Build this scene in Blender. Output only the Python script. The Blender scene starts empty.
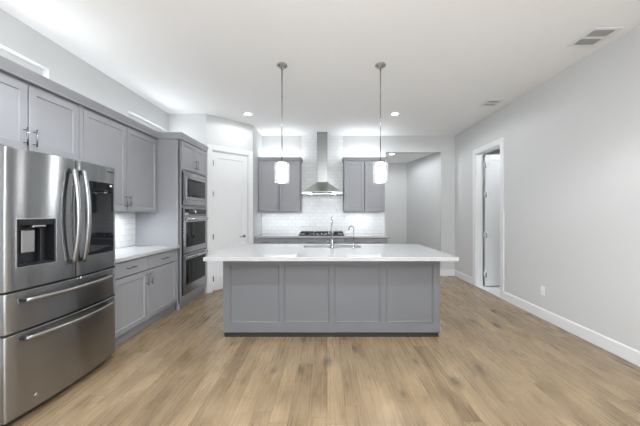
import bpy, bmesh, math, random
from mathutils import Vector, Matrix
random.seed(4)
C = bpy.context.scene
PI = math.pi
R = math.radians

# ------------------------------------------------------------------ camera, world, exposure
CAM_H = 1.365
cam_d = bpy.data.cameras.new('camera')
cam = bpy.data.objects.new('camera', cam_d)
C.collection.objects.link(cam)
cam.location = (0, 0, CAM_H)
cam.rotation_euler = (PI / 2, 0, 0)
cam_d.sensor_width = 36
cam_d.lens = 284 / 640 * 36
cam_d.shift_x = -7 / 640
cam_d.clip_start = 0.05
C.camera = cam

w = bpy.data.worlds.new('sky'); C.world = w
w.use_nodes = True
w.node_tree.nodes['Background'].inputs[0].default_value = (0.92, 0.96, 1.0, 1)
w.node_tree.nodes['Background'].inputs[1].default_value = 8.5

C.view_settings.view_transform = 'Standard'
C.view_settings.look = 'None'
C.view_settings.gamma = 1
C.view_settings.use_curve_mapping = False
C.view_settings.exposure = 0.18

CAN_W, NEAR_W, REAR_FILL_W, MID_FILL_W, ADDED_GLOBE_W, STRIP_W, TOP_W, PEND_W = 50.0, 110.0, 6.0, 30.0, 116.0, 4.6, 1.2, 1.2     # watts: downlights, added fill rows and globe, cabinet strips, pendants

# ------------------------------------------------------------------ material helpers
def mat(name, col, rough=0.5, metal=0.0, **kw):
    m = bpy.data.materials.new(name); m.use_nodes = True
    b = m.node_tree.nodes['Principled BSDF']
    b.inputs['Base Color'].default_value = (*col, 1)
    b.inputs['Roughness'].default_value = rough
    b.inputs['Metallic'].default_value = metal
    for k, v in kw.items():
        b.inputs[k.replace('_', ' ')].default_value = v
    return m
def nd(m, t, **kw):
    n = m.node_tree.nodes.new(t)
    for k, v in kw.items(): setattr(n, k, v)
    return n
def lk(m, a, b): m.node_tree.links.new(a, b)
def bsdf(m): return m.node_tree.nodes['Principled BSDF']
def noise_bump(m, scale, strength, dist=0.002, detail=3):
    tc = nd(m, 'ShaderNodeTexCoord'); nz = nd(m, 'ShaderNodeTexNoise'); bp = nd(m, 'ShaderNodeBump')
    nz.inputs['Scale'].default_value = scale; nz.inputs['Detail'].default_value = detail
    bp.inputs['Strength'].default_value = strength; bp.inputs['Distance'].default_value = dist
    lk(m, tc.outputs['Object'], nz.inputs['Vector']); lk(m, nz.outputs['Fac'], bp.inputs['Height'])
    lk(m, bp.outputs['Normal'], bsdf(m).inputs['Normal'])
    return m
def speckle(m, c1, c2, scale):
    tc = nd(m, 'ShaderNodeTexCoord'); nz = nd(m, 'ShaderNodeTexNoise'); cr = nd(m, 'ShaderNodeValToRGB')
    nz.inputs['Scale'].default_value = scale; nz.inputs['Detail'].default_value = 4
    cr.color_ramp.elements[0].position = .35; cr.color_ramp.elements[0].color = (*c1, 1)
    cr.color_ramp.elements[1].position = .65; cr.color_ramp.elements[1].color = (*c2, 1)
    lk(m, tc.outputs['Object'], nz.inputs['Vector']); lk(m, nz.outputs['Fac'], cr.inputs['Fac'])
    lk(m, cr.outputs['Color'], bsdf(m).inputs['Base Color'])
    return m

def math_node(m, op, a, b=None, c=None):
    n = nd(m, 'ShaderNodeMath', operation=op)
    for i, v in enumerate((a, b, c)):
        if v is None: continue
        if isinstance(v, (int, float)): n.inputs[i].default_value = v
        else: lk(m, v, n.inputs[i])
    return n.outputs[0]

def wood_floor():
    m = mat('oak_planks', (.4, .28, .18), .3)
    W, L = 0.127, 1.05
    tc = nd(m, 'ShaderNodeTexCoord'); sp = nd(m, 'ShaderNodeSeparateXYZ')
    lk(m, tc.outputs['Object'], sp.inputs[0])
    x, y = sp.outputs[0], sp.outputs[1]
    xs = math_node(m, 'DIVIDE', x, W)
    row = math_node(m, 'FLOOR', xs)
    fx = math_node(m, 'FRACT', xs)
    wn = nd(m, 'ShaderNodeTexWhiteNoise', noise_dimensions='1D'); lk(m, row, wn.inputs['W'])
    ys = math_node(m, 'ADD', math_node(m, 'DIVIDE', y, L), math_node(m, 'MULTIPLY', wn.outputs['Value'], 7.3))
    plank = math_node(m, 'FLOOR', ys); fy = math_node(m, 'FRACT', ys)
    cv = nd(m, 'ShaderNodeCombineXYZ'); lk(m, row, cv.inputs[0]); lk(m, plank, cv.inputs[1])
    wn2 = nd(m, 'ShaderNodeTexWhiteNoise', noise_dimensions='3D'); lk(m, cv.outputs[0], wn2.inputs['Vector'])
    # grain, stretched along the plank and offset per plank
    gv = nd(m, 'ShaderNodeCombineXYZ')
    lk(m, math_node(m, 'MULTIPLY', x, 70), gv.inputs[0])
    lk(m, math_node(m, 'MULTIPLY', y, 3.0), gv.inputs[1])
    lk(m, math_node(m, 'MULTIPLY', wn2.outputs['Value'], 40), gv.inputs[2])
    g = nd(m, 'ShaderNodeTexNoise'); g.inputs['Scale'].default_value = 1; g.inputs['Detail'].default_value = 6
    g.inputs['Roughness'].default_value = .6; g.inputs['Distortion'].default_value = .6
    lk(m, gv.outputs[0], g.inputs['Vector'])
    # broad colour drift inside planks
    bv = nd(m, 'ShaderNodeCombineXYZ')
    lk(m, math_node(m, 'MULTIPLY', x, 5), bv.inputs[0]); lk(m, math_node(m, 'MULTIPLY', y, 2.4), bv.inputs[1])
    lk(m, math_node(m, 'MULTIPLY', wn2.outputs['Value'], 23), bv.inputs[2])
    b = nd(m, 'ShaderNodeTexNoise'); b.inputs['Scale'].default_value = 1; b.inputs['Detail'].default_value = 3
    lk(m, bv.outputs[0], b.inputs['Vector'])
    f = math_node(m, 'ADD', math_node(m, 'MULTIPLY', wn2.outputs['Value'], .21), math_node(m, 'MULTIPLY', g.outputs['Fac'], .13))
    f = math_node(m, 'ADD', f, math_node(m, 'MULTIPLY', b.outputs['Fac'], .66))
    cr = nd(m, 'ShaderNodeValToRGB')
    els = cr.color_ramp.elements
    els[0].position = .26; els[0].color = (.155, .104, .058, 1)
    els[1].position = .76; els[1].color = (.405, .296, .182, 1)
    e = els.new(.50); e.color = (.285, .203, .121, 1)
    lk(m, f, cr.inputs['Fac'])
    # knots
    kv = nd(m, 'ShaderNodeCombineXYZ')
    lk(m, math_node(m, 'MULTIPLY', x, 2.6), kv.inputs[0]); lk(m, math_node(m, 'MULTIPLY', y, 1.35), kv.inputs[1])
    vo = nd(m, 'ShaderNodeTexVoronoi', voronoi_dimensions='2D'); vo.inputs['Scale'].default_value = 1.5
    nz = nd(m, 'ShaderNodeTexNoise'); nz.inputs['Scale'].default_value = 14
    lk(m, kv.outputs[0], vo.inputs['Vector']); lk(m, tc.outputs['Object'], nz.inputs['Vector'])
    kd = math_node(m, 'ADD', vo.outputs['Distance'], math_node(m, 'MULTIPLY', math_node(m, 'SUBTRACT', nz.outputs['Fac'], .5), .14))
    mr = nd(m, 'ShaderNodeMapRange'); mr.inputs['From Min'].default_value = .0; mr.inputs['From Max'].default_value = .24
    mr.inputs['To Min'].default_value = .25; mr.inputs['To Max'].default_value = 1
    lk(m, kd, mr.inputs['Value'])
    vs = nd(m, 'ShaderNodeSeparateColor'); lk(m, vo.outputs['Color'], vs.inputs[0])
    kd = math_node(m, 'ADD', kd, math_node(m, 'MULTIPLY', vs.outputs[0], .32))
    lk(m, kd, mr.inputs['Value'])
    # seams
    ex = math_node(m, 'MINIMUM', fx, math_node(m, 'SUBTRACT', 1, fx))
    ey = math_node(m, 'MINIMUM', fy, math_node(m, 'SUBTRACT', 1, fy))
    sx = math_node(m, 'LESS_THAN', ex, .014); sy = math_node(m, 'LESS_THAN', ey, .0022)
    seam = math_node(m, 'MAXIMUM', sx, sy)
    k = math_node(m, 'MULTIPLY', mr.outputs['Result'], math_node(m, 'SUBTRACT', 1, math_node(m, 'MULTIPLY', seam, .36)))
    mx = nd(m, 'ShaderNodeVectorMath', operation='SCALE')
    lk(m, cr.outputs['Color'], mx.inputs[0]); lk(m, k, mx.inputs['Scale'])
    lk(m, mx.outputs[0], bsdf(m).inputs['Base Color'])
    rr = math_node(m, 'ADD', .2, math_node(m, 'MULTIPLY', g.outputs['Fac'], .16))
    lk(m, rr, bsdf(m).inputs['Roughness'])
    bp = nd(m, 'ShaderNodeBump'); bp.inputs['Strength'].default_value = .25; bp.inputs['Distance'].default_value = .001
    lk(m, math_node(m, 'SUBTRACT', math_node(m, 'MULTIPLY', g.outputs['Fac'], .5), seam), bp.inputs['Height'])
    lk(m, bp.outputs['Normal'], bsdf(m).inputs['Normal'])
    return m

def subway(name):
    m = mat(name, (.8, .8, .8), .15)
    tc = nd(m, 'ShaderNodeTexCoord'); sp = nd(m, 'ShaderNodeSeparateXYZ'); cb = nd(m, 'ShaderNodeCombineXYZ')
    lk(m, tc.outputs['Object'], sp.inputs[0]); lk(m, sp.outputs[0], cb.inputs[0]); lk(m, sp.outputs[2], cb.inputs[1])
    b = nd(m, 'ShaderNodeTexBrick'); b.offset = .5
    b.inputs['Color1'].default_value = (.78, .79, .80, 1); b.inputs['Color2'].default_value = (.84, .845, .85, 1)
    b.inputs['Mortar'].default_value = (.63, .64, .65, 1)
    b.inputs['Scale'].default_value = 1; b.inputs['Mortar Size'].default_value = .0032; b.inputs['Mortar Smooth'].default_value = .2
    b.inputs['Brick Width'].default_value = .1524; b.inputs['Row Height'].default_value = .0762
    lk(m, cb.outputs[0], b.inputs['Vector'])
    lk(m, b.outputs['Color'], bsdf(m).inputs['Base Color'])
    bp = nd(m, 'ShaderNodeBump'); bp.inputs['Strength'].default_value = .5; bp.inputs['Distance'].default_value = .002; bp.invert = True
    nz = nd(m, 'ShaderNodeTexNoise'); nz.inputs['Scale'].default_value = 11
    lk(m, tc.outputs['Object'], nz.inputs['Vector'])
    lk(m, math_node(m, 'ADD', b.outputs['Fac'], math_node(m, 'MULTIPLY', nz.outputs['Fac'], .7)), bp.inputs['Height'])
    lk(m, bp.outputs['Normal'], bsdf(m).inputs['Normal'])
    return m

def steel(name, col, rough, aniso, tangent='Z'):
    m = mat(name, col, rough, 1.0)
    b = bsdf(m)
    b.inputs['Anisotropic'].default_value = aniso; b.inputs['Anisotropic Rotation'].default_value = .25
    t = nd(m, 'ShaderNodeTangent', direction_type='RADIAL', axis=tangent)
    lk(m, t.outputs[0], b.inputs['Tangent'])
    return m

def clear(name, tint, gloss, rough=.02, extra=None):
    m = bpy.data.materials.new(name); m.use_nodes = True
    nt = m.node_tree; nt.nodes.remove(nt.nodes['Principled BSDF'])
    out = nt.nodes['Material Output']
    t = nd(m, 'ShaderNodeBsdfTransparent'); t.inputs[0].default_value = (*tint, 1)
    g = nd(m, 'ShaderNodeBsdfGlossy'); g.inputs['Roughness'].default_value = rough
    mx = nd(m, 'ShaderNodeMixShader')
    fr = nd(m, 'ShaderNodeLayerWeight'); fr.inputs['Blend'].default_value = .5
    lk(m, math_node(m, 'MULTIPLY_ADD', math_node(m, 'POWER', fr.outputs['Facing'], 4), .5, gloss + .03), mx.inputs[0])
    lk(m, t.outputs[0], mx.inputs[1]); lk(m, g.outputs[0], mx.inputs[2])
    res = mx.outputs[0]
    if extra:
        d = nd(m, 'ShaderNodeBsdfDiffuse'); d.inputs[0].default_value = (.9, .9, .9, 1)
        tl = nd(m, 'ShaderNodeBsdfTranslucent'); tl.inputs[0].default_value = (.9, .9, .9, 1)
        ad = nd(m, 'ShaderNodeMixShader'); ad.inputs[0].default_value = .5
        lk(m, d.outputs[0], ad.inputs[1]); lk(m, tl.outputs[0], ad.inputs[2])
        m2 = nd(m, 'ShaderNodeMixShader'); m2.inputs[0].default_value = extra
        lk(m, res, m2.inputs[1]); lk(m, ad.outputs[0], m2.inputs[2]); res = m2.outputs[0]
    lk(m, res, out.inputs['Surface'])
    return m
def glow(name, col, s):
    m = mat(name, (.8, .8, .8), .4)
    bsdf(m).inputs['Emission Color'].default_value = (*col, 1); bsdf(m).inputs['Emission Strength'].default_value = s
    return m

M = {}
M['wall'] = noise_bump(mat('wall_paint', (.60, .60, .60), .85), 180, .12, .001)
M['ceiling'] = noise_bump(mat('ceiling_paint', (.92, .92, .92), .9), 120, .12, .001)
M['trim'] = noise_bump(mat('trim_paint', (.75, .75, .755), .35), 30, .03, .001)
M['cab'] = noise_bump(mat('grey_cabinet_paint', (.31, .31, .328), .42), 60, .03, .001)
M['island'] = noise_bump(mat('grey_cabinet_paint_shaded', (.162, .164, .177), .42), 60, .03, .001)  # cabinet paint darkened to stand in for shade on the island
M['gap_shade'] = mat('door_gap_shade', (.05, .05, .055), .7)  # dark tone stands in for shade in the door gaps
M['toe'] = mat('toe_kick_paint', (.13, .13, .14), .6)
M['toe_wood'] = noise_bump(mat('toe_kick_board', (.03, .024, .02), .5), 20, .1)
M['quartz'] = speckle(mat('white_quartz', (.8, .8, .81), .07), (.45, .45, .461), (.475, .475, .486), 14)
M['steel'] = steel('brushed_steel', (.36, .363, .372), .22, 1.0)
M['steel_plain'] = mat('satin_steel', (.60, .595, .585), .25, 1.0)
M['steel_handle'] = steel('handle_steel', (.36, .36, .365), .25, .3)
M['chimney'] = steel('chimney_steel', (.22, .22, .215), .3, .5)
M['hood'] = steel('hood_steel', (.45, .45, .425), .28, .5)
M['chrome'] = noise_bump(mat('chrome', (.42, .42, .43), .12, 1.0), 40, .01)
M['nickel'] = mat('dark_nickel', (.30, .30, .31), .25, 1.0)
M['black'] = mat('black_plastic', (.012, .012, .014), .4)
M['gasket'] = mat('black_gasket', (.006, .006, .006), .7)
M['black_glass'] = mat('black_glass', (.006, .007, .009), .015, Specular_IOR_Level=.4)
M['oven_glass'] = mat('oven_glass', (.008, .008, .009), .03, Specular_IOR_Level=.16)
M['iron'] = noise_bump(mat('cast_iron', (.03, .03, .032), .55), 200, .2)
M['dark_grey'] = mat('dark_grey_plastic', (.010, .0105, .013), .3)
M['white_plastic'] = mat('white_plastic', (.82, .82, .82), .35)
M['window_frame'] = mat('window_vinyl', (.55, .55, .53), .45)
M['tile'] = subway('subway_tile')
M['floor'] = wood_floor()
M['floor_tile'] = speckle(mat('pale_floor_tile', (.8, .8, .8), .3), (.74, .74, .74), (.8, .8, .8), 5)
M['pane'] = clear('window_glass', (.96, .97, .97), .0)
M['pendant_glass'] = clear('pendant_glass', (.99, .99, .99), .06, .03, extra=.045)
M['hood_glass'] = clear('hood_glass', (.72, .76, .76), .12, .03)
M['frost'] = glow('frosted_lamp_glass', (1, .99, .98), 14)
M['led'] = glow('led_lens', (1, .97, .92), 14.0)
M['ledstrip'] = glow('led_strip', (1, .97, .92), 6.0)
M['vent_dark'] = mat('vent_shadow', (.05, .05, .05), .8)

# ------------------------------------------------------------------ mesh builder
class MB:
    def __init__(s): s.bm = bmesh.new(); s.T = Matrix.Identity(4)
    def v(s, p): return s.bm.verts.new(s.T @ Vector(p))
    def face(s, pts, smooth=False):
        f = s.bm.faces.new([s.v(p) for p in pts]); f.smooth = smooth; return f
    def box(s, x0, x1, y0, y1, z0, z1, bev=0.0, seg=1):
        x0, x1 = sorted((x0, x1)); y0, y1 = sorted((y0, y1)); z0, z1 = sorted((z0, z1))
        vs = [s.v((x, y, z)) for x in (x0, x1) for y in (y0, y1) for z in (z0, z1)]
        q = [(0, 1, 3, 2), (4, 6, 7, 5), (0, 4, 5, 1), (2, 3, 7, 6), (0, 2, 6, 4), (1, 5, 7, 3)]
        fs = [s.bm.faces.new([vs[i] for i in f]) for f in q]
        if bev:
            es = list({e for f in fs for e in f.edges})
            bmesh.ops.bevel(s.bm, geom=es, offset=bev, segments=seg, profile=.5, affect='EDGES')
        return s
    def prism(s, poly, axis, a, b, smooth=False):
        # poly: 2-D points; axis 'x': (y,z), 'y': (x,z), 'z': (x,y)
        def P(p, t):
            return {'x': (t, p[0], p[1]), 'y': (p[0], t, p[1]), 'z': (p[0], p[1], t)}[axis]
        A = [s.v(P(p, a)) for p in poly]; B = [s.v(P(p, b)) for p in poly]
        n = len(poly)
        for i in range(n):
            f = s.bm.faces.new([A[i], A[(i + 1) % n], B[(i + 1) % n], B[i]]); f.smooth = smooth
        s.bm.faces.new(A); s.bm.faces.new(B)
        return s
    def tube(s, pts, r, seg=12, cap=True, ry=None):
        # circle (or ellipse) swept along points; r may be a list
        pts = [Vector(p) for p in pts]; n = len(pts)
        rs = r if isinstance(r, (list, tuple)) else [r] * n
        up = None; rings = []
        for i, p in enumerate(pts):
            t = (pts[min(i + 1, n - 1)] - pts[max(i - 1, 0)]).normalized()
            if up is None:
                up = Vector((0, 0, 1)) if abs(t.z) < .9 else Vector((0, 1, 0))
            a = t.cross(up).normalized(); up = a.cross(t).normalized()
            rings.append([s.v(p + a * (math.cos(2 * PI * k / seg) * rs[i]) + up * (math.sin(2 * PI * k / seg) * (ry or rs[i]))) for k in range(seg)])
        for A, B in zip(rings, rings[1:]):
            for k in range(seg):
                f = s.bm.faces.new([A[k], A[(k + 1) % seg], B[(k + 1) % seg], B[k]]); f.smooth = True
        if cap: s.bm.faces.new(rings[0]); s.bm.faces.new(rings[-1])
        return s
    def lathe(s, prof, c=(0, 0, 0), seg=28, closed=False):
        # profile of (radius, z) about the local z axis at c
        rings = []
        for r, z in prof:
            if r < 1e-6: rings.append([s.v((c[0], c[1], c[2] + z))])
            else: rings.append([s.v((c[0] + r * math.cos(2 * PI * k / seg), c[1] + r * math.sin(2 * PI * k / seg), c[2] + z)) for k in range(seg)])
        pairs = list(zip(rings, rings[1:]))
        if closed: pairs.append((rings[-1], rings[0]))
        for A, B in pairs:
            for k in range(seg):
                k2 = (k + 1) % seg
                q = [A[k % len(A)], A[k2 % len(A)], B[k2 % len(B)], B[k % len(B)]]
                q2 = []
                for vv in q:
                    if vv not in q2: q2.append(vv)
                if len(q2) > 2:
                    f = s.bm.faces.new(q2); f.smooth = True
        return s
    def shaker(s, x0, x1, z0, z1, y, t, rail=.058, depth=.009, rail_b=None):
        # framed panel; front at local -y; y is the front plane, t the thickness
        b = y + t; rb = rail_b or rail
        o = [(x0, z0), (x1, z0), (x1, z1), (x0, z1)]
        c = .0015
        oc = [(x0 + c, z0 + c), (x1 - c, z0 + c), (x1 - c, z1 - c), (x0 + c, z1 - c)]
        i1 = [(x0 + rail, z0 + rb), (x1 - rail, z0 + rb), (x1 - rail, z1 - rail), (x0 + rail, z1 - rail)]
        k = .005
        i2 = [(x0 + rail + k, z0 + rb + k), (x1 - rail - k, z0 + rb + k), (x1 - rail - k, z1 - rail - k), (x0 + rail + k, z1 - rail - k)]
        loops = [[s.v((p[0], yy, p[1])) for p in L] for L, yy in ((o, b), (o, y + c), (oc, y), (i1, y), (i2, y + depth))]
        for A, B in zip(loops, loops[1:]):
            for j in range(4): s.bm.faces.new([A[j], A[(j + 1) % 4], B[(j + 1) % 4], B[j]])
        s.bm.faces.new(loops[-1]); s.bm.faces.new(loops[0])
        return s
    def build(s, name, m, parent=None, sharp=None):
        bmesh.ops.recalc_face_normals(s.bm, faces=s.bm.faces[:])
        me = bpy.data.meshes.new(name); s.bm.to_mesh(me); s.bm.free()
        me.materials.append(m)
        if sharp: me.set_sharp_from_angle(angle=R(sharp))
        o = bpy.data.objects.new(name, me); C.collection.objects.link(o)
        if parent is not None: o.parent = parent
        return o

def thing(name, label, cat, loc=(0, 0, 0), rz=0, group=None):
    o = bpy.data.objects.new(name, None); C.collection.objects.link(o)
    o.empty_display_size = .1
    o.location = loc; o.rotation_euler = (0, 0, rz)
    o['label'] = label; o['category'] = cat
    if group: o['group'] = group
    return o
def tag(o, label, cat, group=None, loc=None, rz=0):
    o['label'] = label; o['category'] = cat
    if group: o['group'] = group
    if loc: o.location = loc
    o.rotation_euler = (0, 0, rz)
    return o
def struct(name, mb, m, parent=None, label=None):
    o = mb.build(name, m, parent)
    if parent is None: o['kind'] = 'structure'
    if label: o['label'] = label
    return o
def lamp(name, kind, parent, loc, watts, size=None, size_y=None, rot=(0, 0, 0), col=(.915, .968, 1), spot=None, blend=.6):
    d = bpy.data.lights.new(name, kind); d.energy = watts; d.color = col
    if kind == 'AREA':
        d.shape = 'RECTANGLE' if size_y else 'DISK'; d.size = size
        if size_y: d.size_y = size_y
    elif size: d.shadow_soft_size = size
    if kind == 'SPOT': d.spot_size = R(spot); d.spot_blend = blend
    o = bpy.data.objects.new(name, d); C.collection.objects.link(o)
    o.parent = parent; o.location = loc; o.rotation_euler = rot
    return o

# ------------------------------------------------------------------ room shell
XL, XR, YB, YF, ZC = -2.69, 2.79, 6.19, -4.6, 3.05
OX0, OX1, OZ = 1.28, 2.485, 2.69            # passage opening in the back wall
DY0, DY1, DZ = 4.555, 5.32, 2.47            # doorway in the right wall
T = .12

struct('floor', MB().box(XL - T, XR + .001, YF - T, 8.0, -.08, 0), M['floor'])
struct('ceiling', MB().box(XL - T, XR + T, YF - T, YB + T, ZC, ZC + .1), M['ceiling'])
WZ0, WZ1 = 2.36, 2.755
W1, W2 = (1.84, 2.748), (3.84, 4.748)
mb = MB()
mb.box(XL - T, XL, YF - T, 4.95, 0, WZ0).box(XL - T, XL, YF - T, 4.95, WZ1, ZC)
for a, b in ((YF - T, W1[0]), (W1[1], W2[0]), (W2[1], 4.95)): mb.box(XL - T, XL, a, b, WZ0, WZ1)
struct('wall_left', mb, M['wall'])
mb = MB()
mb.box(XR, XR + T, YF - T, DY0, 0, ZC).box(XR, XR + T, DY1, YB + T, 0, ZC).box(XR, XR + T, DY0, DY1, DZ, ZC)
struct('wall_right', mb, M['wall'])
mb = MB()
mb.box(-1.54, OX0, YB, YB + T, 0, ZC).box(OX1, XR, YB, YB + T, 0, ZC).box(OX0, OX1, YB, YB + T, OZ, ZC)
struct('wall_back', mb, M['wall'])
struct('wall_end', MB().box(XL, -2.06, 4.83, 4.95, 0, ZC), M['wall'])
struct('wall_return', MB().box(-1.54, -1.42, 5.44, YB, 0, ZC), M['wall'])
# wall behind the viewpoint, with three tall windows
WX = [(-2.2, -.75), (-.5, .95), (1.2, 2.55)]
mb = MB()
mb.box(XL, XR, YF - T, YF, 0, .35).box(XL, XR, YF - T, YF, 2.6, ZC)
px = XL
for a, b in WX: mb.box(px, a, YF - T, YF, .35, 2.6); px = b
mb.box(px, XR, YF - T, YF, .35, 2.6)
struct('wall_front', mb, M['wall'])

def window(idx, loc, rz, w, h, label):
    r = bpy.data.objects.new('window_%d' % idx, None); C.collection.objects.link(r)
    r['kind'] = 'structure'; r.location = loc; r.rotation_euler = (0, 0, rz)
    f = .06
    b = MB().box(0, w, .0, .05, 0, f).box(0, w, .0, .05, h - f, h).box(0, f, .0, .05, f, h - f).box(w - f, w, .0, .05, f, h - f)
    b.build('window_frame', M['window_frame'], r)
    MB().box(f, w - f, .02, .028, f, h - f).build('window_pane', M['pane'], r)
    return r
window(1, (XL - .07, W1[0], WZ0), PI / 2, W1[1] - W1[0], WZ1 - WZ0, '')
window(2, (XL - .07, W2[0], WZ0), PI / 2, W2[1] - W2[0], WZ1 - WZ0, '')
for i, (a, b) in enumerate(WX):
    window(3 + i, (b, YF - .06, .35), PI, b - a, 2.25, '')
    d = bpy.data.lights.new('daylight_portal', 'AREA'); d.shape = 'RECTANGLE'; d.size = b - a; d.size_y = 2.25
    d.cycles.is_portal = True
    o = bpy.data.objects.new('daylight_portal', d); C.collection.objects.link(o)
    o.location = ((a + b) / 2, YF - T - .02, 1.475); o.rotation_euler = (PI / 2, 0, 0)
    o['kind'] = 'structure'

# passage behind the back wall
mb = MB()
struct('ceiling_passage', MB().box(.9, 2.7, YB + T, 8.0, 2.74, 2.84), M['ceiling'])
struct('wall_passage', MB().box(.9, 2.6, 7.81, 7.93, 0, 2.74), M['wall'])
struct('wall_passage_left', MB().box(.9, 1.02, YB + T, 7.81, 0, 2.74), M['wall'])
b = MB()
b.prism([(2.487, YB + T), (2.64, YB + T), (2.36, 7.81), (2.2, 7.81)], 'z', 0, 2.74)
struct('wall_passage_right', b, M['wall'])

# small room through the right-hand doorway
struct('floor_tiled', MB().box(XR + .001, 4.7, 3.9, 6.3, -.08, .0), M['floor_tile'])
struct('ceiling_side', MB().box(XR + T, 4.7, 3.9, 6.3, 2.75, 2.85), M['ceiling'])
mb = MB()
mb.box(4.6, 4.7, 3.9, 6.3, 0, 2.75).box(XR + T, 4.6, 3.9, 4.0, 0, 2.75).box(XR + T, 4.6, 6.2, 6.3, 0, 2.75)
struct('wall_side', mb, M['wall'])

# diagonal pantry wall, local x along it, front towards -y
PU = Vector((.64, .61, 0)); PL = PU.length; PA = math.atan2(.61, .64)
PO = Vector((-2.06, 4.83, 0))
p0, p1, pz = .105, PL - .095, 2.45
def local(mb_, loc, rz):
    mb_.T = Matrix.Translation(loc) @ Matrix.Rotation(rz, 4, 'Z'); return mb_
mb = local(MB(), PO, PA)
mb.box(0, p0, 0, .11, 0, ZC).box(p1, PL, 0, .11, 0, ZC).box(p0, p1, 0, .11, pz, ZC)
struct('wall_pantry', mb, M['wall'])
mb = local(MB(), PO, PA)
mb.box(p0 + .012, p1 - .012, .3, .31, 0, 2.4)
struct('wall_pantry_inside', mb, M['toe'])

def casing(name, loc, rz, x0, x1, z1, wdt=.088, thick=.018, depth=.11):
    b = local(MB(), loc, rz)
    b.box(x0 - wdt, x0, -thick, 0, 0, z1 + wdt, .003).box(x1, x1 + wdt, -thick, 0, 0, z1 + wdt, .003)
    b.box(x0, x1, -thick, 0, z1, z1 + wdt, .003)
    b.box(x0, x0 + .012, 0, depth, 0, z1).box(x1 - .012, x1, 0, depth, 0, z1).box(x0 + .012, x1 - .012, 0, depth, z1 - .012, z1)
    return struct(name, b, M['trim'])
casing('trim_1', PO, PA, p0, p1, pz)
casing('trim_2', (XR, DY1, 0), -PI / 2, 0, DY1 - DY0, DZ, depth=T)

def door_slab(root, x0, x1, z0, z1, y, t, hinge_left=True, label=None):
    b = MB()
    # one tall recessed panel with a wide bottom rail on both faces
    b.shaker(x0, x1, z0, z1, y, t, .105, .009, .24)
    b.build('door_panel', M['trim'], root)
    hx = x0 if hinge_left else x1
    for hz in (.22, .95, 1.7, z1 - .2):
        hb = MB().box(hx - .004, hx + .022, y - .003, y - .0005, hz - .045, hz + .045)
        hb.tube([(hx - .004, y - .006, hz - .047), (hx - .004, y - .006, hz + .047)], .006, 8)
        hb.build('hinge', M['steel_plain'], root)
def lever(root, x, z, y, d=-1):
    b = MB()
    b.tube([(x, y, z), (x, y - .008, z)], .028, 20).tube([(x, y - .008, z), (x, y - .05, z)], .009, 12)
    b.tube([(x, y - .05, z), (x + d * .05, y - .052, z + .002), (x + d * .115, y - .048, z)], [.010, .009, .007], 12)
    b.build('lever_handle', M['nickel'], root)
d1 = bpy.data.objects.new('door_1', None); C.collection.objects.link(d1); d1['kind'] = 'structure'
d1.location = PO; d1.rotation_euler = (0, 0, PA)
door_slab(d1, p0 + .015, p1 - .015, .02, pz - .015, .012, .035)
lever(d1, p1 - .08, .93, .012)
d2 = bpy.data.objects.new('door_2', None); C.collection.objects.link(d2); d2['kind'] = 'structure'
d2.location = (XR + T + .012, DY1 - .012, 0); d2.rotation_euler = (0, 0, 0)
door_slab(d2, .018, .75, .018, DZ - .02, -.045, .035)
lever(d2, .68, .93, -.045)
for hz in (.24, .97, 1.72, 2.28):       # leaves seen in the gap beside the open slab
    MB().box(-.008, .018, -.024, -.02, hz - .05, hz + .05).build('hinge', M['trim'], d2)

# baseboards
def board(name, loc, rz, L, h=.13, t=.014):
    b = local(MB(), loc, rz)
    b.prism([(0, 0), (-t, 0), (-t, h - .012), (-t + .006, h), (0, h)], 'x', 0, L)
    return struct(name, b, M['trim'])
board('baseboard_right', (XR, DY0 - .09, 0), -PI / 2, DY0 - .09 - YF)
board('baseboard_right_far', (XR, YB, 0), -PI / 2, YB - DY1 - .09)
board('baseboard_back', (OX1, YB, 0), 0, XR - OX1 - .014)
board('baseboard_passage', (1.02, 7.81, 0), 0, 1.16)
a2 = math.atan2(-(7.81 - 6.31), -(2.2 - 2.487))
board('baseboard_passage_right', (2.2, 7.81, 0), a2, 1.5)
board('baseboard_opening', (OX1, YB + T, 0), -PI / 2, T)
board('baseboard_left', (XL, YF, 0), PI / 2, 1.7 - YF)

# ------------------------------------------------------------------ cabinet hardware
def bar_pull(parent, x, z, y, L, vertical=True, r=.0055, off=.032):
    b = MB()
    e = L / 2
    P = (lambda t, yy: (x, yy, z + t)) if vertical else (lambda t, yy: (x + t, yy, z))
    b.tube([P(-e, y - off), P(e, y - off)], r, 10)
    for s in (-1, 1): b.tube([P(s * (e - .02), y), P(s * (e - .02), y - off)], r * .85, 8)
    return b.build('bar_handle', M['nickel'], parent)
def door(parent, x0, x1, z0, z1, y, handle=None, t=.019, m='cab', rail=.058):
    d = MB().shaker(x0, x1, z0, z1, y, t, rail).build('door', M[m], parent)
    if handle: bar_pull(d, handle[0], handle[1], y, .14)
    return d
def drawer(parent, x0, x1, z0, z1, y, t=.019, pull=True):
    d = MB().box(x0, x1, y, y + t, z0, z1, .002).build('drawer', M['cab'], parent)
    if pull: bar_pull(d, (x0 + x1) / 2, (z0 + z1) / 2 + .005, y, .14, False)
    return d
def led_bar(parent, x0, x1, y, z, up=False, watts=STRIP_W):
    b = MB().box(x0, x1, y - .012, y + .012, z - .008, z)
    b.build('light_strip', M['white_plastic'], parent)
    zz = z + .004 if up else z - .012
    lamp('top_strip_lamp' if up else 'strip_lamp', 'AREA', parent, ((x0 + x1) / 2, y, zz), watts * (x1 - x0), x1 - x0, .02,
         (PI if up else 0, 0, 0))

# ------------------------------------------------------------------ left-hand run
LX = XL + .002
H2 = PI / 2
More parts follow.
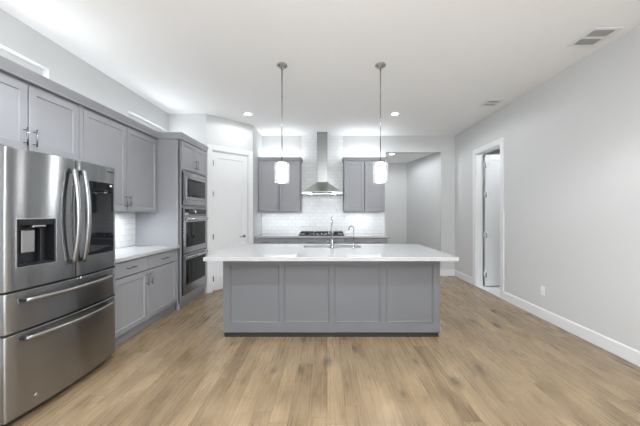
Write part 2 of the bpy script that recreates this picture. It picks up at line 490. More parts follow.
# wall units
def carcass(parent, w, d, z0, z1, e=.03, rail=None):
    b = MB().box(0, w, -(d - e), 0, z0, z1)
    b.box(0, .014, -d, -(d - e), z0, z1).box(w - .014, w, -d, -(d - e), z0, z1)
    b.box(.014, w - .014, -d, -(d - e), z0, z0 + .018).box(.014, w - .014, -d, -(d - e), z1 - .018, z1)
    if rail: b.box(.014, w - .014, -d + .012, -(d - e), rail - .012, rail + .012)
    MB().box(.0145, w - .0145, -(d - e) - .002, -(d - e) - .0005, z0 + .0185, z1 - .0185).build('door_gap_shade', M['gap_shade'], parent)  # dark board set behind the doors as shade in their gaps
    return b.build('cabinet_box', M['cab'], parent)
def wall_unit(name, label, loc, rz, w, h, dep, doors, group=None, handle_z=.11, stile=(.0, .0), handles=True, led=True, top_led=None, led_end=.06, led_k=1):
    r = thing(name, label, 'cabinet', loc, rz, group)
    t = .019
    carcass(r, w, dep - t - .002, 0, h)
    n = doors; a, b_ = stile[0] + .004, w - stile[1] - .004
    dw = (b_ - a + .012) / n
    if stile[0] > .02: MB().box(.001, stile[0], -dep + .004, -(dep - t - .002), 0, h).build('filler_strip', M['cab'], r)
    for i in range(n):
        x0 = a + i * dw; x1 = x0 + dw - .012
        hx = x1 - .03 if i % 2 == 0 else x0 + .03
        door(r, x0, x1, .012, h - .022, -dep, (hx, handle_z) if handles else None)
    if led: led_bar(r, .06, w - led_end, -dep * .62, -.0005, watts=STRIP_W * led_k)
    if top_led: led_bar(r, .03, w - .03, -dep * .45, h + .009, True, top_led)
    return r
wall_unit('wall_cabinet', 'grey two-door wall cabinet above the stainless refrigerator', (LX, 1.79, 1.85), H2, .926, .55, .32, 2,
          handle_z=.115, led=False, top_led=TOP_W)
wall_unit('wall_cabinet', 'tall grey two-door wall cabinet between refrigerator and oven tower', (LX, 2.719, 1.37), H2, 1.252, 1.03, .32, 2,
          handle_z=.13, stile=(.045, .008), top_led=TOP_W, led_end=.34, led_k=1.5)
# crown along the wall units and the oven tower
prof = [(-.055, 2.4005), (.026, 2.4005), (.028, 2.418), (.032, 2.43), (.044, 2.468), (.048, 2.484), (-.055, 2.484)]
Xw, Xt, Yt = -2.368, -2.06, 3.976
mb = MB()
rings = []
for kind in range(4):
    ring = []
    for o, z in prof:
        p = [(Xw + o, 1.6), (Xw + o, Yt - o), (Xt + o, Yt - o), (Xt + o, 4.825)][kind]
        ring.append(mb.v((p[0], p[1], z)))
    rings.append(ring)
n = len(prof)
for A, B in zip(rings, rings[1:]):
    for i in range(n): mb.bm.faces.new([A[i], A[(i + 1) % n], B[(i + 1) % n], B[i]])
mb.bm.faces.new(rings[0]); mb.bm.faces.new(rings[-1])
tag(mb.build('crown_molding', M['cab']), 'long grey crown molding along the tops of the left cabinets and oven tower', 'molding')

# base unit
r = thing('base_cabinet', 'grey base cabinet with two drawers over two doors beside the refrigerator', 'cabinet', (LX, 2.7, 0), H2)
bw = 1.274
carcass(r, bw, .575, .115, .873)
MB().box(0, bw, -.53, -.02, .001, .115).build('toe_kick', M['cab'], r)
xm = .62
for x0, x1, hx in ((.006, xm - .0045, xm - .038), (xm + .0045, bw - .02, xm + .038)):
    drawer(r, x0, x1, .707, .860, -.596)
    door(r, x0, x1, .122, .696, -.596, (hx, .60))
mb = MB().box(0, bw, -.63, 0, .875, .914, .003)
o = mb.build('countertop', M['quartz'])
tag(o, 'white quartz countertop on the grey base cabinet by the refrigerator', 'countertop', None, (LX, 2.7, 0), H2)
o = MB().box(0, bw, -.009, 0, .9155, 1.368).build('tile_backsplash', M['tile'])
tag(o, 'white subway tile backsplash on the left wall by the refrigerator', 'backsplash', None, (LX, 2.7, 0), H2)

# oven tower
r = thing('oven_cabinet', 'tall grey oven tower cabinet holding microwave and double wall oven', 'cabinet', (LX, 3.978, 0), H2)
tw, td = .846, .626
b = MB()
b.box(0, .02, -td + .004, 0, .0, 2.4).box(tw - .02, tw, -td + .004, 0, .0, 2.4)
b.box(.02, tw - .02, -.02, 0, .1, 2.4)
b.box(.02, tw - .02, -td + .02, -.02, .145, .165).box(.02, tw - .02, -td + .02, -.02, 1.45, 1.472)
b.box(.02, tw - .02, -td + .02, -.02, 1.968, 1.985).box(.02, tw - .02, -td + .02, -.02, 2.38, 2.4)
b.build('cabinet_box', M['cab'], r)
b = MB()
ox0, ox1 = .045, .805
b.box(.0, ox0, -td - .002, -td + .02, .1, 2.4).box(ox1, tw, -td - .002, -td + .02, .1, 2.4)
b.box(ox0, ox1, -td - .002, -td + .02, .1, .185).box(ox0, ox1, -td - .002, -td + .02, 1.447, 1.478)
b.box(ox0, ox1, -td - .002, -td + .02, 1.965, 2.4)
b.build('face_frame', M['cab'], r)
MB().box(.0, tw, -td + .05, -td + .07, .001, .1).build('toe_kick', M['cab'], r)
xm = (ox0 + ox1) / 2
for x0, x1, hx in ((.022, xm - .002, xm - .035), (xm + .002, tw - .018, xm + .035)):
    door(r, x0, x1, 1.99, 2.388, -td - .022, (hx, 2.10))

led_bar(r, .06, tw - .06, -.25, 2.409, True, TOP_W * .6)
# microwave
oy = -td - .003
r = thing('microwave', 'built-in stainless microwave with trim frame above the wall ovens', 'microwave', (LX, 3.978, 0), H2)
MB().box(ox0 + .012, ox1 - .012, -.50, -.1, 1.482, 1.955).build('oven_body', M['black'], r)
b = MB().box(ox0 + .004, ox1 - .004, oy - .022, oy, 1.482, 1.962)
b.build('side_trim', M['black'], r)
b = MB()
y0, y1 = oy - .03, oy - .0225
xa, xb, za, zb = ox0 + .004, ox1 - .004, 1.482, 1.962
b.box(xa, xb, y0, y1, za, za + .075, .002).box(xa, xb, y0, y1, zb - .055, zb, .002)
b.box(xa, xa + .06, y0, y1, za + .075, zb - .055).box(xb - .06, xb, y0, y1, za + .075, zb - .055)
b.build('trim_frame', M['steel'], r)
b = MB().box(xa + .062, xb - .062, oy - .036, y1, za + .077, zb - .057, .002)
dr = b.build('door', M['steel'], r)
MB().box(xa + .10, xb - .20, oy - .0375, oy - .0362, za + .12, zb - .095).build('window', M['oven_glass'], dr)
MB().box(xb - .185, xb - .075, oy - .0375, oy - .0362, za + .12, zb - .095).build('control_panel', M['black_glass'], r)
b = MB().box(xa + .13, xb - .23, oy - .0385, oy - .0377, za + .15, zb - .125)
b.build('door_screen', M['dark_grey'], dr)

# double oven
r = thing('double_wall_oven', 'stainless double wall oven with black glass doors in the grey tower', 'oven', (LX, 3.978, 0), H2)
MB().box(ox0 + .012, ox1 - .012, -.55, -.1, .20, 1.43).build('oven_body', M['black'], r)
za, zb = .19, 1.442
MB().box(xa, xb, oy - .022, oy, za, zb).build('side_trim', M['black'], r)
b = MB().box(xa, xb, oy - .03, oy - .0225, 1.325, zb, .002)
cp = b.build('control_panel', M['steel'], r)
MB().box(xa + .02, xb - .02, oy - .0315, oy - .0302, 1.343, 1.425).build('display', M['black_glass'], cp)
MB().box(xa + .02, xa + .13, oy - .0325, oy - .0317, 1.343, 1.368).build('label_strip', M['steel_plain'], cp)
mbk = MB(); mbk.tube([(xa + .33, oy - .0317, 1.385), (xa + .33, oy - .05, 1.385)], .022, 18)
mbk.build('knob', M['steel_plain'], cp)
for z0, z1, wb in ((.785, 1.318, .085), (.20, .772, .125)):
    b = MB()
    y0, y1 = oy - .034, oy - .0225
    b.box(xa, xb, y0, y1, z0, z0 + wb, .002).box(xa, xb, y0, y1, z1 - .085, z1, .002)
    b.box(xa, xa + .055, y0, y1, z0 + wb, z1 - .085).box(xb - .055, xb, y0, y1, z0 + wb, z1 - .085)
    od = b.build('door', M['steel'], r)
    MB().box(xa + .055, xb - .055, y0 + .002, y1, z0 + wb, z1 - .085).build('window', M['oven_glass'], od)
    hb = MB()
    hz = z1 - .045
    hb.tube([(xa + .03, oy - .066, hz), (xb - .03, oy - .066, hz)], .014, 14)
    for hx in (xa + .07, xb - .07): hb.box(hx - .012, hx + .012, oy - .066, y0, hz - .011, hz + .011, .002)
    hb.build('bar_handle', M['steel_plain'], od)

# ------------------------------------------------------------------ refrigerator
FX, FY, FW = XL + .03, 1.745, .922
fr = thing('refrigerator', 'large stainless french-door refrigerator with water dispenser and black screen', 'refrigerator', (FX, FY, 0), H2)
FD, BOW = .678, .035
def fy_(x): return -(FD + BOW * (1 - ((x - FW / 2) / (FW / 2)) ** 2))
MB().box(.005, FW - .005, -.585, 0, .045, 1.765, .003).build('cabinet_body', M['dark_grey'], fr)
MB().box(.02, FW - .02, -.60, -.55, .008, .045).build('base_grille', M['black'], fr)
for fx in (.06, FW - .06):
    for fyy in (-.52, -.06):
        mbk = MB(); mbk.tube([(fx, fyy, 0), (fx, fyy, .046)], .02, 12); mbk.build('foot', M['black'], fr)
for fx in (.06, FW - .06):
    MB().box(fx - .04, fx + .04, -.66, -.5, 1.7655, 1.785, .005).build('hinge_cover', M['dark_grey'], fr)
def slab(name, x0, x1, z0, z1, back=-.595, hole=None):
    b = MB(); e = .012
    xs = [x0, x0 + .003, x0 + e] + [x0 + e + (x1 - x0 - 2 * e) * k / 16 for k in range(1, 16)] + [x1 - e, x1 - .003, x1]
    zs = [z0, z0 + .004, z1 - .004, z1]
    if hole:
        for h in hole[:2]:
            xs = [x for x in xs if abs(x - h) > .008] + [h]
        zs += hole[2:]
    xs.sort(); zs.sort()
    def yy(x, z):
        y = fy_(x)
        d = min(x - x0, x1 - x)
        if d < 1e-6: y += .012
        elif d < .004: y += .004
        if z in (z0, z1): y += .004
        return y
    G = [[b.v((x, yy(x, z), z)) for z in zs] for x in xs]
    for i in range(len(xs) - 1):
        for j in range(len(zs) - 1):
            if hole and hole[0] - 1e-6 <= xs[i] < hole[1] - 1e-6 and hole[2] - 1e-6 <= zs[j] < hole[3] - 1e-6: continue
            f = b.bm.faces.new([G[i][j], G[i + 1][j], G[i + 1][j + 1], G[i][j + 1]]); f.smooth = True
    Bk = [[b.v((x, back, z)) for z in (z0, z1)] for x in xs]
    for i in range(len(xs) - 1):
        b.bm.faces.new([Bk[i][0], Bk[i][1], Bk[i + 1][1], Bk[i + 1][0]])
        b.bm.faces.new([G[i][0], Bk[i][0], Bk[i + 1][0], G[i + 1][0]])
        b.bm.faces.new([G[i][-1], G[i + 1][-1], Bk[i + 1][1], Bk[i][1]])
    b.bm.faces.new([v for v in G[0]] + [Bk[0][1], Bk[0][0]])
    b.bm.faces.new([v for v in G[-1]] + [Bk[-1][1], Bk[-1][0]])
    if hole:   # walls of the recess run straight back
        hx0, hx1, hz0, hz1 = hole
        ix = [i for i, x in enumerate(xs) if hx0 - 1e-6 <= x <= hx1 + 1e-6]
        jz = [j for j, z in enumerate(zs) if hz0 - 1e-6 <= z <= hz1 + 1e-6]
        loop = [G[i][jz[0]] for i in ix] + [G[ix[-1]][j] for j in jz[1:]] + [G[i][jz[-1]] for i in ix[::-1][1:]] + [G[ix[0]][j] for j in jz[::-1][1:-1]]
        inner = [b.bm.verts.new((v.co.x, -.642, v.co.z)) for v in loop]
        for k in range(len(loop)):
            k2 = (k + 1) % len(loop)
            b.bm.faces.new([loop[k], loop[k2], inner[k2], inner[k]])
    return b.build(name, M['steel'], fr, 40)
mid = FW / 2
HOLE = (.062, .298, 1.017, 1.325)
ld = slab('door', .001, mid - .003, .872, 1.78, hole=HOLE)
rd = slab('door', mid + .003, FW - .001, .872, 1.78)
dw1 = slab('drawer', .001, FW - .001, .607, .858)
dw2 = slab('drawer', .001, FW - .001, .06, .593)
MB().box(.006, FW - .006, -.675, -.586, .8585, .8715).build('door_gasket', M['gasket'], fr)
MB().box(.006, FW - .006, -.675, -.586, .5935, .6065).build('door_gasket', M['gasket'], fr)
# dispenser
hx0, hx1, hz0, hz1 = HOLE
b = MB()
b.box(hx0 + .001, hx1 - .001, -.645, -.641, hz0 + .001, hz1 - .001)
yF = -.693
b.box(hx0 + .001, hx0 + .006, yF, -.645, hz0 + .001, hz1 - .001).box(hx1 - .006, hx1 - .001, yF - .012, -.645, hz0 + .001, hz1 - .001)
b.box(hx0 + .006, hx1 - .006, yF - .004, -.645, hz0 + .001, hz0 + .010).box(hx0 + .006, hx1 - .006, yF - .004, -.645, hz1 - .04, hz1 - .001)
dp = b.build('water_dispenser', M['dark_grey'], ld)
b = MB()   # thin bright surround
for (a0, a1, c0, c1) in ((hx0 - .007, hx0 + .001, hz0 - .007, hz1 + .007), (hx1 - .001, hx1 + .007, hz0 - .007, hz1 + .007)):
    b.box(a0, a1, fy_((a0 + a1) / 2) - .003, fy_((a0 + a1) / 2) + .006, c0, c1, .001)
for c0, c1 in ((hz0 - .007, hz0 + .001), (hz1 - .001, hz1 + .007)):
    A = [(hx0 + (hx1 - hx0) * k / 8) for k in range(9)]
    poly = [(x, fy_(x) - .003) for x in A] + [(x, fy_(x) + .006) for x in A[::-1]]
    b.prism(poly, 'z', c0, c1)
b.build('dispenser_trim', M['steel_plain'], dp)
b = MB().box(hx0 + .035, hx0 + .125, -.676, -.646, hz0 + .085, hz0 + .235, .006, 2)
b.build('dispenser_paddle', M['steel_plain'], dp)
b = MB().box(hx0 + .075, hx0 + .16, -.715, -.646, hz1 - .058, hz1 - .0405, .006, 2)
b.build('ice_chute', M['steel_plain'], dp)
b = MB().box(hx0 + .16, hx0 + .185, -.675, -.646, hz0 + .011, hz1 - .06, .003)
b.build('dispenser_light_bar', M['dark_grey'], dp)
b = MB().box(hx0 + .02, hx1 - .02, -.685, -.65, hz0 + .0105, hz0 + .014)
b.build('drip_tray', M['black'], dp)
# screen on the right door
sx0, sx1, sz0, sz1 = .550, .878, 1.02, 1.63
A = [sx0 + (sx1 - sx0) * k / 10 for k in range(11)]
b = MB(); b.prism([(x, fy_(x) - .0035) for x in A] + [(x, fy_(x) + .004) for x in A[::-1]], 'z', sz0, sz1)
sc = b.build('touch_screen', M['black_glass'], rd)
xx = sx1 - .045
b = MB().box(xx - .018, xx + .018, fy_(xx) - .0045, fy_(xx) - .0032, sz1 - .028, sz1 - .014)
b.build('screen_icon', M['white_plastic'], sc)
# badge lettering
def lettering(txt, size, parent, loc, m, rot=(PI / 2, 0, 0), ext=.0006, name='badge_lettering'):
    cu = bpy.data.curves.new('txt', 'FONT'); cu.body = txt; cu.size = size; cu.extrude = ext
    cu.align_x = 'CENTER'; cu.align_y = 'CENTER'
    t = bpy.data.objects.new('txt', cu); C.collection.objects.link(t)
    dg = bpy.context.evaluated_depsgraph_get()
    me = bpy.data.meshes.new_from_object(t.evaluated_get(dg))
    bpy.data.objects.remove(t)
    me.materials.clear(); me.materials.append(m)
    o = bpy.data.objects.new(name, me); C.collection.objects.link(o)
    o.parent = parent; o.location = loc; o.rotation_euler = rot
    return o
lettering('SAMSUNG', .02, rd, (.845, fy_(.845) - .0014, 1.735), M['dark_grey'], (PI / 2, 0, math.atan2(fy_(.87) - fy_(.82), .05)))
# vertical handles
for d, hx, lean in ((ld, mid - .047, -1), (rd, mid + .042, 1)):
    b = MB()
    pts, rs = [], []
    yb = fy_(hx)
    for k in range(25):
        t = k / 24; z = .985 + (1.70 - .985) * t
        s_ = math.sin(PI * t) ** .8 if 0 < t < 1 else 0
        pts.append((hx, yb - .022 - .042 * s_, z)); rs.append(.0175)
    b.tube(pts, rs, 14, ry=.0155)
    b.build('door_handle', M['steel_handle'], d)
    for z in (1.0, 1.685):
        MB().box(hx - .013, hx + .013, yb - .030, yb + .004, z - .017, z + .017, .003).build('handle_mount', M['black'], d)
for d, z in ((dw1, .80), (dw2, .553)):
    b = MB()
    pts = []
    for k in range(25):
        t = k / 24; x = .085 + (.825 - .085) * t
        pts.append((x, fy_(x) - .026 - .034 * math.sin(PI * t), z))
    b.tube(pts, .0165, 14)
    b.build('drawer_handle', M['steel_handle'], d)
    for x in (.10, .81):
        MB().box(x - .016, x + .016, fy_(x) - .028, fy_(x) + .004, z - .012, z + .012, .003).build('handle_mount', M['black'], d)
b = MB(); b.tube([(.17, fy_(.17) - .004, .14), (.17, fy_(.17) + .003, .14)], .011, 18)
b.build('round_badge', M['steel_plain'], dw2)

# ------------------------------------------------------------------ back run
BY = YB - .002
o = MB().box(-1.415, 1.24, -.009, 0, .9155, 1.383).box(-.553, .347, -.009, 0, 1.383, 3.048).build('tile_backsplash', M['tile'])
tag(o, 'white subway tile backsplash behind the range hood, running up to the ceiling', 'backsplash', None, (0, BY, 0))
def back_wall_unit(x0, w, label):
    r = wall_unit('wall_cabinet', label, (x0, BY - .011, 1.386), 0, w, 1.064, .325, 2, None, stile=(.006, .006), handles=False, top_led=TOP_W * 4.2, led_k=.42)
    b = MB()
    pr = [(-.03, 1.0645), (.010, 1.0645), (.012, 1.082), (.02, 1.09), (.034, 1.112), (.036, 1.126), (-.03, 1.126)]
    dep = .325; wl = .004
    rings = []
    hl = x0 > 0; hr = x0 < 0   # return on the side that faces the hood / passage
    path = []
    ends = [(0 if not hl else 'L'), (w if not hr else 'R')]
    if hl: path += [lambda o: (-o, 0), lambda o: (-o, -dep - o)]
    else: path += [lambda o: (0, -dep - o)]
    path += [lambda o: (w + o, -dep - o), lambda o: (w + o, 0)]
    for f in path: rings.append([b.v((*f(o_), z)) for o_, z in pr])
    n = len(pr)
    for A, B in zip(rings, rings[1:]):
        for i in range(n): b.bm.faces.new([A[i], A[(i + 1) % n], B[(i + 1) % n], B[i]])
    b.bm.faces.new(rings[0]); b.bm.faces.new(rings[-1])
    b.build('crown_molding', M['cab'], r)
    return r
back_wall_unit(-1.414, .856, 'grey two-door wall cabinet left of the range hood')
back_wall_unit(.353, .842, 'grey two-door wall cabinet right of the range hood')

def base_unit(x0, w, label, fronts):
    r = thing('base_cabinet', label, 'cabinet', (x0, BY, 0), 0)
    MB().box(0, w, -.585, 0, .115, .873, .001).build('cabinet_box', M['cab'], r)
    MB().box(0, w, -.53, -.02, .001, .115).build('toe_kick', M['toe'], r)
    n = fronts; dw = w / n
    for i in range(n):
        xa_, xb_ = i * dw + .003, (i + 1) * dw - .003
        drawer(r, xa_, xb_, .705, .862, -.606, pull=True)
        door(r, xa_, xb_, .122, .695, -.606, (xb_ - .03 if i % 2 == 0 else xa_ + .03, .6))
    return r
base_unit(-1.415, .856, 'grey base cabinet left of the cooktop', 2)
base_unit(-.557, .908, 'grey base cabinet under the gas cooktop', 2)
base_unit(.353, .842, 'grey base cabinet right of the cooktop, next to the passage', 2)
o = MB().box(-1.415, 1.235, -.638, 0, .875, .914, .003).build('countertop', M['quartz'])
tag(o, 'white quartz countertop along the back wall under the cooktop', 'countertop', None, (0, BY, 0))

# cooktop
ct = thing('gas_cooktop', 'black gas cooktop with cast iron grates under the range hood', 'cooktop', (-.11, BY - .30, .9145), 0)
cw, cd = .455, .255
MB().box(-cw, cw, -cd, cd, 0, .012, .004, 2).build('cooktop_tray', M['black'], ct)
for gx in (-.30, 0, .30):
    b = MB()
    hw, z0, z1 = .142, .045, .058
    for yy in (-.19, .0, .21): b.box(gx - hw, gx + hw, yy - .006, yy + .006, z0, z1, .002)
    for xx in (-hw + .006, -.05, .05, hw - .006): b.box(gx + xx - .006, gx + xx + .006, -.19, .21, z0 + .0005, z1 - .0005, .002)
    for xx in (-hw + .008, hw - .008):
        for yy in (-.188, .208): b.box(gx + xx - .007, gx + xx + .007, yy - .007, yy + .007, .012, z1 - .001)
    b.build('burner_grate', M['iron'], ct)
for bx, by, br in ((-.30, -.09, .035), (-.30, .11, .045), (0, .02, .06), (.30, -.09, .045), (.30, .11, .035)):
    b = MB(); b.lathe([(0, .012), (br * 1.3, .012), (br * 1.3, .02), (br, .022), (br, .034), (br * .9, .038), (0, .038)], (bx, by, 0), 20)
    b.build('burner', M['black'], ct)
for k in range(5):
    x = -.152 + k * .076
    b = MB(); b.lathe([(0, .012), (.023, .012), (.023, .018), (.019, .021), (.017, .05), (0, .052)], (x, -.222, 0), 18)
    b.build('knob', M['chrome'], ct)

# range hood
hc = -.098
rh = thing('range_hood', 'stainless chimney range hood with pyramid canopy between grey wall cabinets', 'hood', (hc, BY - .011, 0), 0)
b = MB()
b.box(-.108, .108, -.27, 0, 2.45, 3.047, .002).box(-.104, .104, -.266, 0, 1.99, 2.4505, .002)
b.build('chimney', M['chimney'], rh)
b = MB()
rings = []
for k in range(13):
    t = k / 12
    hw = .12 + (.405 - .12) * (t ** 1.0); z = 2.012 - .222 * (.72 * t + .28 * t ** .55 if t > 0 else 0)
    yf = -.272 - (.49 - .272) * t
    rings.append([b.v(p) for p in ((-hw, yf, z), (hw, yf, z), (hw, 0, z), (-hw, 0, z))])
rings.append([b.v(p) for p in ((-.405, -.49, 1.755), (.405, -.49, 1.755), (.405, 0, 1.755), (-.405, 0, 1.755))])
for A, B in zip(rings, rings[1:]):
    for i in range(4): f = b.bm.faces.new([A[i], A[(i + 1) % 4], B[(i + 1) % 4], B[i]]); f.smooth = True
b.bm.faces.new(rings[0]); b.bm.faces.new(rings[-1])
b.build('canopy', M['hood'], rh, 35)
MB().box(-.2, .2, -.4935, -.4905, 1.757, 1.785).build('control_strip', M['black'], rh)
MB().box(-.385, .385, -.47, -.02, 1.748, 1.7545).build('filter_panel', M['steel_plain'], rh)
for s_ in (-1, 1):
    b = MB(); b.prism([(s_ * .4055, 1.758), (s_ * .441, 1.742), (s_ * .441, 1.748), (s_ * .4055, 1.765)], 'y', -.50, -.02)
    b.build('glass_wing', M['hood_glass'], rh)
for s_ in (-1, 1):
    b = MB(); b.lathe([(0, 1.7475), (.032, 1.7475), (.032, 1.743), (0, 1.743)], (s_ * .24, -.40, 0), 18)
    b.build('hood_lamp', M['led'], rh)
    lamp('hood_lamp_light', 'SPOT', rh, (s_ * .24, -.40, 1.74), 5, .025, spot=130)

# ------------------------------------------------------------------ island
ix0, ix1, iy0, iy1 = -1.135, 1.233, 3.10, 4.08
isl = thing('kitchen_island', 'long grey kitchen island with framed panels facing the open room', 'island', (.05, 3.6, 0), 0)
def I(b): b.T = Matrix.Translation((-.05, -3.6, 0)); return b
b = I(MB())
zt = .876
t_ = .02
b.box(ix0, ix1, iy0 + .02, iy0 + .04, .06, zt).box(ix0, ix0 + .02, iy0 + .04, iy1, .06, zt).box(ix1 - .02, ix1, iy0 + .04, iy1, .06, zt)
b.box(ix0 + .02, ix1 - .02, iy1 - .02, iy1, .115, zt).box(ix0 + .02, ix1 - .02, iy0 + .04, iy1 - .02, .06, .08)
b.build('cabinet_box', M['island'], isl)
b = I(MB())
b.box(ix0 + .005, ix1 - .005, iy0 + .028, iy0 + .05, .001, .06).box(ix0 + .005, ix0 + .027, iy0 + .05, iy1 - .06, .001, .06)
b.box(ix1 - .027, ix1 - .005, iy0 + .05, iy1 - .06, .001, .06).box(ix0 + .027, ix1 - .027, iy1 - .08, iy1 - .06, .001, .06)
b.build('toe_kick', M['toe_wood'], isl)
sc_ = 284 / iy0
def xp(p): return (p - 327) / sc_
xs = [ix0, xp(230), xp(279.3), xp(284), xp(329.3), xp(334), xp(380.2), xp(386), xp(433), ix1]
b = I(MB())
zb_, zt_ = .167, .80
b.box(ix0, ix1, iy0, iy0 + .0195, .06, zb_, .0015)
b.box(ix0, ix1, iy0, iy0 + .0195, zt_, zt, .0015)
for k in range(0, 10, 2): b.box(xs[k], xs[k + 1], iy0, iy0 + .0195, zb_, zt_, .0015)
b.build('panel_frame', M['island'], isl)
for k in range(1, 9, 2):
    b = I(MB())
    x0, x1 = xs[k], xs[k + 1]
    b.shaker(x0 + .0005, x1 - .0005, zb_ + .0005, zt_ - .0005, iy0 + .0065, .0125, .008, .004)
    b.build('back_panel', M['island'], isl)
# doors on the working side
for k in range(4):
    w_ = (ix1 - ix0) / 4
    b = MB(); b.T = Matrix.Translation((-.05 + ix1 - k * w_, iy1 + .02 - 3.6, 0)) @ Matrix.Rotation(PI, 4, 'Z')
    b.shaker(.003, w_ - .003, .122, .862, 0, .0195)
    b.build('door', M['island'], isl)
# sink and worktop (with a real cut-out)
cx0, cx1, cy0, cy1 = -1.253, 1.333, 2.87, 4.13
sx0_, sx1_, sy0_, sy1_ = -.31, .45, 3.70, 4.03
b = MB()
z0, z1 = .8765, .916
xs_ = [cx0, sx0_, sx1_, cx1]; ys_ = [cy0, sy0_, sy1_, cy1]
g0 = [[b.v((x, y, z0)) for y in ys_] for x in xs_]; g1 = [[b.v((x, y, z1)) for y in ys_] for x in xs_]
for i in range(3):
    for j in range(3):
        if i == 1 and j == 1: continue
        b.bm.faces.new([g0[i][j], g0[i][j + 1], g0[i + 1][j + 1], g0[i + 1][j]])
        b.bm.faces.new([g1[i][j], g1[i + 1][j], g1[i + 1][j + 1], g1[i][j + 1]])
def wallq(a, c): b.bm.faces.new([g0[a[0]][a[1]], g0[c[0]][c[1]], g1[c[0]][c[1]], g1[a[0]][a[1]]])
for i in range(3):
    wallq((i, 0), (i + 1, 0)); wallq((i, 3), (i + 1, 3)); wallq((0, i), (0, i + 1)); wallq((3, i), (3, i + 1))
wallq((1, 1), (2, 1)); wallq((1, 2), (2, 2)); wallq((1, 1), (1, 2)); wallq((2, 1), (2, 2))
bmesh.ops.recalc_face_normals(b.bm, faces=b.bm.faces[:])
top_e = [e for e in b.bm.edges if len(e.link_faces) == 2 and e.calc_face_angle() > 1.0]
bmesh.ops.bevel(b.bm, geom=top_e, offset=.003, segments=1, affect='EDGES')
o = b.build('countertop', M['quartz'])
tag(o, 'large white quartz countertop on the grey kitchen island', 'countertop')
sk = thing('kitchen_sink', 'stainless undermount sink set into the island countertop behind the faucet', 'sink', ((sx0_ + sx1_) / 2, (sy0_ + sy1_) / 2, .66), 0)
b = MB(); hw, hd = (sx1_ - sx0_) / 2, (sy1_ - sy0_) / 2
tt = .003
b.box(-hw, hw, -hd, hd, 0, tt)
b.box(-hw - tt, -hw, -hd, hd, 0, .216).box(hw, hw + tt, -hd, hd, 0, .216)
b.box(-hw - tt, hw + tt, -hd - tt, -hd, 0, .216).box(-hw - tt, hw + tt, hd, hd + tt, 0, .216)
b.build('sink_basin', M['steel_plain'], sk)
b = MB(); b.lathe([(0, .0035), (.045, .0035), (.045, .006), (.03, .005), (0, .0045)], (0, .0, 0), 20)
b.build('drain', M['chrome'], sk)

# faucets
fa = thing('kitchen_faucet', 'tall chrome pull-down faucet standing on the island by the sink', 'faucet', (.066, 3.645, .9165), 0)
b = MB(); b.lathe([(0, 0), (.028, 0), (.028, .008), (.019, .014), (.0175, .09), (.0165, .12), (0, .12)], (0, 0, 0), 20)
b.build('faucet_base', M['chrome'], fa)
b = MB()
pts = [(0, 0, .115), (0, 0, .20), (0, 0, .30)]
for k in range(1, 13):
    a = PI * k / 12
    pts.append((0, .085 - .085 * math.cos(a), .30 + .09 * math.sin(a)))
pts.append((0, .17, .27))
b.tube(pts, .0115, 14)
b.build('spout', M['chrome'], fa)
b = MB(); b.lathe([(0, .155), (.014, .155), (.016, .17), (.016, .235), (.013, .275), (0, .275)], (0, .17, 0), 16)
b.build('spray_head', M['chrome'], fa)
b = MB(); b.tube([(-.012, 0, .075), (-.035, 0, .078)], .011, 12); b.tube([(-.035, 0, .078), (-.075, -.004, .088)], [.007, .005], 10)
b.build('lever_handle', M['chrome'], fa)
wf = thing('water_faucet', 'small slim gooseneck water faucet beside the tall chrome faucet', 'faucet', (.345, 3.66, .9165), 0)
b = MB(); b.lathe([(0, 0), (.02, 0), (.02, .006), (.013, .012), (.011, .06), (.008, .075), (0, .075)], (0, 0, 0), 18)
b.build('faucet_base', M['chrome'], wf)
b = MB()
dirx, diry = -.72, .69
pts = [(0, 0, .07), (0, 0, .15), (0, 0, .235)]
for k in range(1, 13):
    a = PI * k / 12 * .93
    rr = .04 - .04 * math.cos(a)
    pts.append((dirx * rr, diry * rr, .235 + .045 * math.sin(a)))
rr += .004; pts.append((dirx * rr, diry * rr, .222))
b.tube(pts, .0062, 12)
b.build('spout', M['nickel'], wf)
b = MB(); b.tube([(.008, 0, .048), (.034, -.004, .053)], [.006, .0045], 10)
b.build('lever_handle', M['chrome'], wf)

# ------------------------------------------------------------------ pendants
def pendant(x, y, label):
    r = thing('pendant_lamp', label, 'lamp', (x, y, 1.70), 0, 'pendant lamps over the island')
    H = ZC - 1.70
    b = MB(); b.lathe([(0, H - .0005), (.06, H - .0005), (.062, H - .012), (.05, H - .022), (.012, H - .03), (.010, H - .055), (0, H - .055)], seg=28)
    b.build('ceiling_canopy', M['chrome'], r)
    b = MB(); b.tube([(0, 0, H - .05), (0, 0, .262)], .0062, 10)
    for zz in (.62, .98): b.lathe([(.0062, zz), (.0085, zz + .004), (.0085, zz + .02), (.0062, zz + .024)], seg=12)
    b.build('stem', M['chrome'], r)
    b = MB(); b.lathe([(0, .266), (.016, .264), (.02, .245), (.05, .241), (.05, .232), (0, .232)], seg=24)
    b.build('socket_cap', M['chrome'], r)
    b = MB(); b.lathe([(.0, .2315), (.046, .2315), (.05, .222), (.05, .02), (.046, .014), (0, .012)], seg=28)
    b.build('inner_shade', M['frost'], r)
    b = MB(); b.lathe([(.020, .2445), (.080, .2425), (.083, .238), (.083, .0), (.080, .0), (.080, .236), (.020, .2405)], seg=36, closed=True)
    b.build('glass_shade', M['pendant_glass'], r)
    lamp('pendant_bulb', 'POINT', r, (0, 0, -.03), PEND_W, .05)
    return r
pendant(-.512, 3.23, 'left pendant lamp with clear glass cylinder and white inner shade over the island')
pendant(.608, 3.23, 'right pendant lamp with clear glass cylinder and white inner shade over the island')

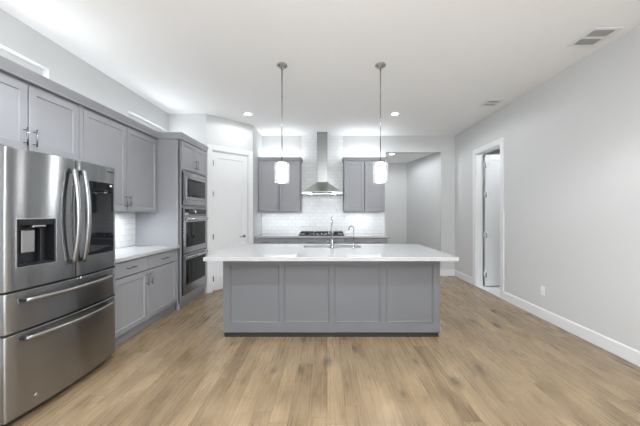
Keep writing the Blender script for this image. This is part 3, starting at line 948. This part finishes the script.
# ------------------------------------------------------------------ downlights
def downlight(x, y, z, label, watts, group=None, spot=176):
    r = thing('recessed_light', label, 'downlight', (x, y, z), 0, group)
    b = MB(); b.lathe([(.056, -.003), (.062, -.006), (.082, -.005), (.086, -.0005), (.056, -.0005)], seg=30, closed=True)
    b.build('trim_ring', M['white_plastic'], r)
    b = MB(); b.lathe([(0, -.002), (.056, -.002), (.056, -.0006), (0, -.0006)], seg=24)
    b.build('lens', M['led'], r)
    lamp('downlight_lamp', 'SPOT', r, (0, 0, -.02), watts, .05, spot=spot, blend=.25)
    return r
downlight(-1.34, 4.83, ZC, 'round recessed ceiling light near the pantry door, left of the two', CAN_W * .36, 'ceiling downlights')
downlight(1.156, 4.83, ZC, 'round recessed ceiling light near the passage, right of the two', CAN_W, 'ceiling downlights')
for y, pw in ((2.1, MID_FILL_W), (1.2, NEAR_W), (-1.4, REAR_FILL_W), (-3.6, REAR_FILL_W)):  # near row follows the island's shadow edge; mid and rear rows are added fill
    for x in (-1.34, 1.156):
        downlight(x, y, ZC, 'unseen round recessed ceiling light over the room in front of the island', pw, 'ceiling downlights out of view', 135)
downlight(1.515, 6.62, 2.74, 'small recessed light in the passage ceiling beyond the opening', 32)
downlight(3.7, 4.6, 2.75, 'unseen recessed light added to brighten the side room behind the right doorway', 38)  # lamp out of view, added to light the side room and open door

# unseen hanging globe, added to brighten ceiling and walls, above the viewpoint
r = thing('added_globe_lamp', 'unseen glass globe lamp added to brighten the open room in front of the island', 'lamp', (.05, .1, ZC))
b = MB(); b.lathe([(0, -.0005), (.07, -.0005), (.07, -.02), (.012, -.03), (.008, -.5), (.04, -.505), (.04, -.54), (0, -.54)], seg=24)
b.build('stem', M['chrome'], r)
b = MB(); b.lathe([(.17 * math.sin(PI * k / 18), -.70 + .17 * math.cos(PI * k / 18)) for k in range(1, 18)], seg=32)
b.build('glass_globe', M['pendant_glass'], r)
lamp('added_globe_bulb', 'POINT', r, (0, 0, -.70), ADDED_GLOBE_W, .1)

# ------------------------------------------------------------------ vents, outlet
def vent(x0, x1, y0, y1, label):
    r = thing('ceiling_vent', label, 'vent', ((x0 + x1) / 2, (y0 + y1) / 2, ZC), 0, 'ceiling vents by the right wall')
    w_, h_ = (x1 - x0) / 2, (y1 - y0) / 2
    MB().box(-w_ + .01, w_ - .01, -h_ + .01, h_ - .01, -.0015, -.0003).build('duct_shade_plate', M['vent_dark'], r)  # dark plate stands in for the shade inside the duct
    f = .03
    b = MB().box(-w_, w_, -h_, -h_ + f, -.010, -.0018, .002).box(-w_, w_, h_ - f, h_, -.010, -.0018, .002)
    b.box(-w_, -w_ + f, -h_ + f, h_ - f, -.010, -.0018).box(w_ - f, w_, -h_ + f, h_ - f, -.010, -.0018)
    b.box(-w_ + f, w_ - f, -.012, .012, -.009, -.0018)
    b.build('vent_frame', M['white_plastic'], r)
    for s_, (a, c) in enumerate(((-h_ + f, -.012), (.012, h_ - f))):
        b = MB(); n_ = 11
        for k in range(n_):
            x = -w_ + f + (2 * (w_ - f)) * (k + .5) / n_
            b.prism([(x - .0026, -.009), (x + .0026, -.009), (x + .0026, -.0065), (x - .0026, -.0065)], 'y', a, c)
        b.build('louvers', M['white_plastic'], r)
    return r
vent(2.415, 2.685, 2.57, 2.87, 'larger white ceiling vent near the viewer by the right wall')
vent(2.395, 2.63, 4.22, 4.46, 'farther white ceiling vent above the right-hand doorway')
r = thing('wall_outlet', 'white electrical outlet low on the right wall', 'outlet', (XR - .0005, 3.665, .364), -H2)
MB().box(-.036, .036, -.006, 0, -.058, .058, .003).build('cover_plate', M['white_plastic'], r)
for z in (-.02, .02):
    so = MB().box(-.017, .017, -.0085, -.0062, z - .0145, z + .0145, .002).build('socket', M['white_plastic'], r)
    for x in (-.006, .006):
        MB().box(x - .0012, x + .0012, -.0089, -.0086, z - .002, z + .007).build('slot', M['black'], so)
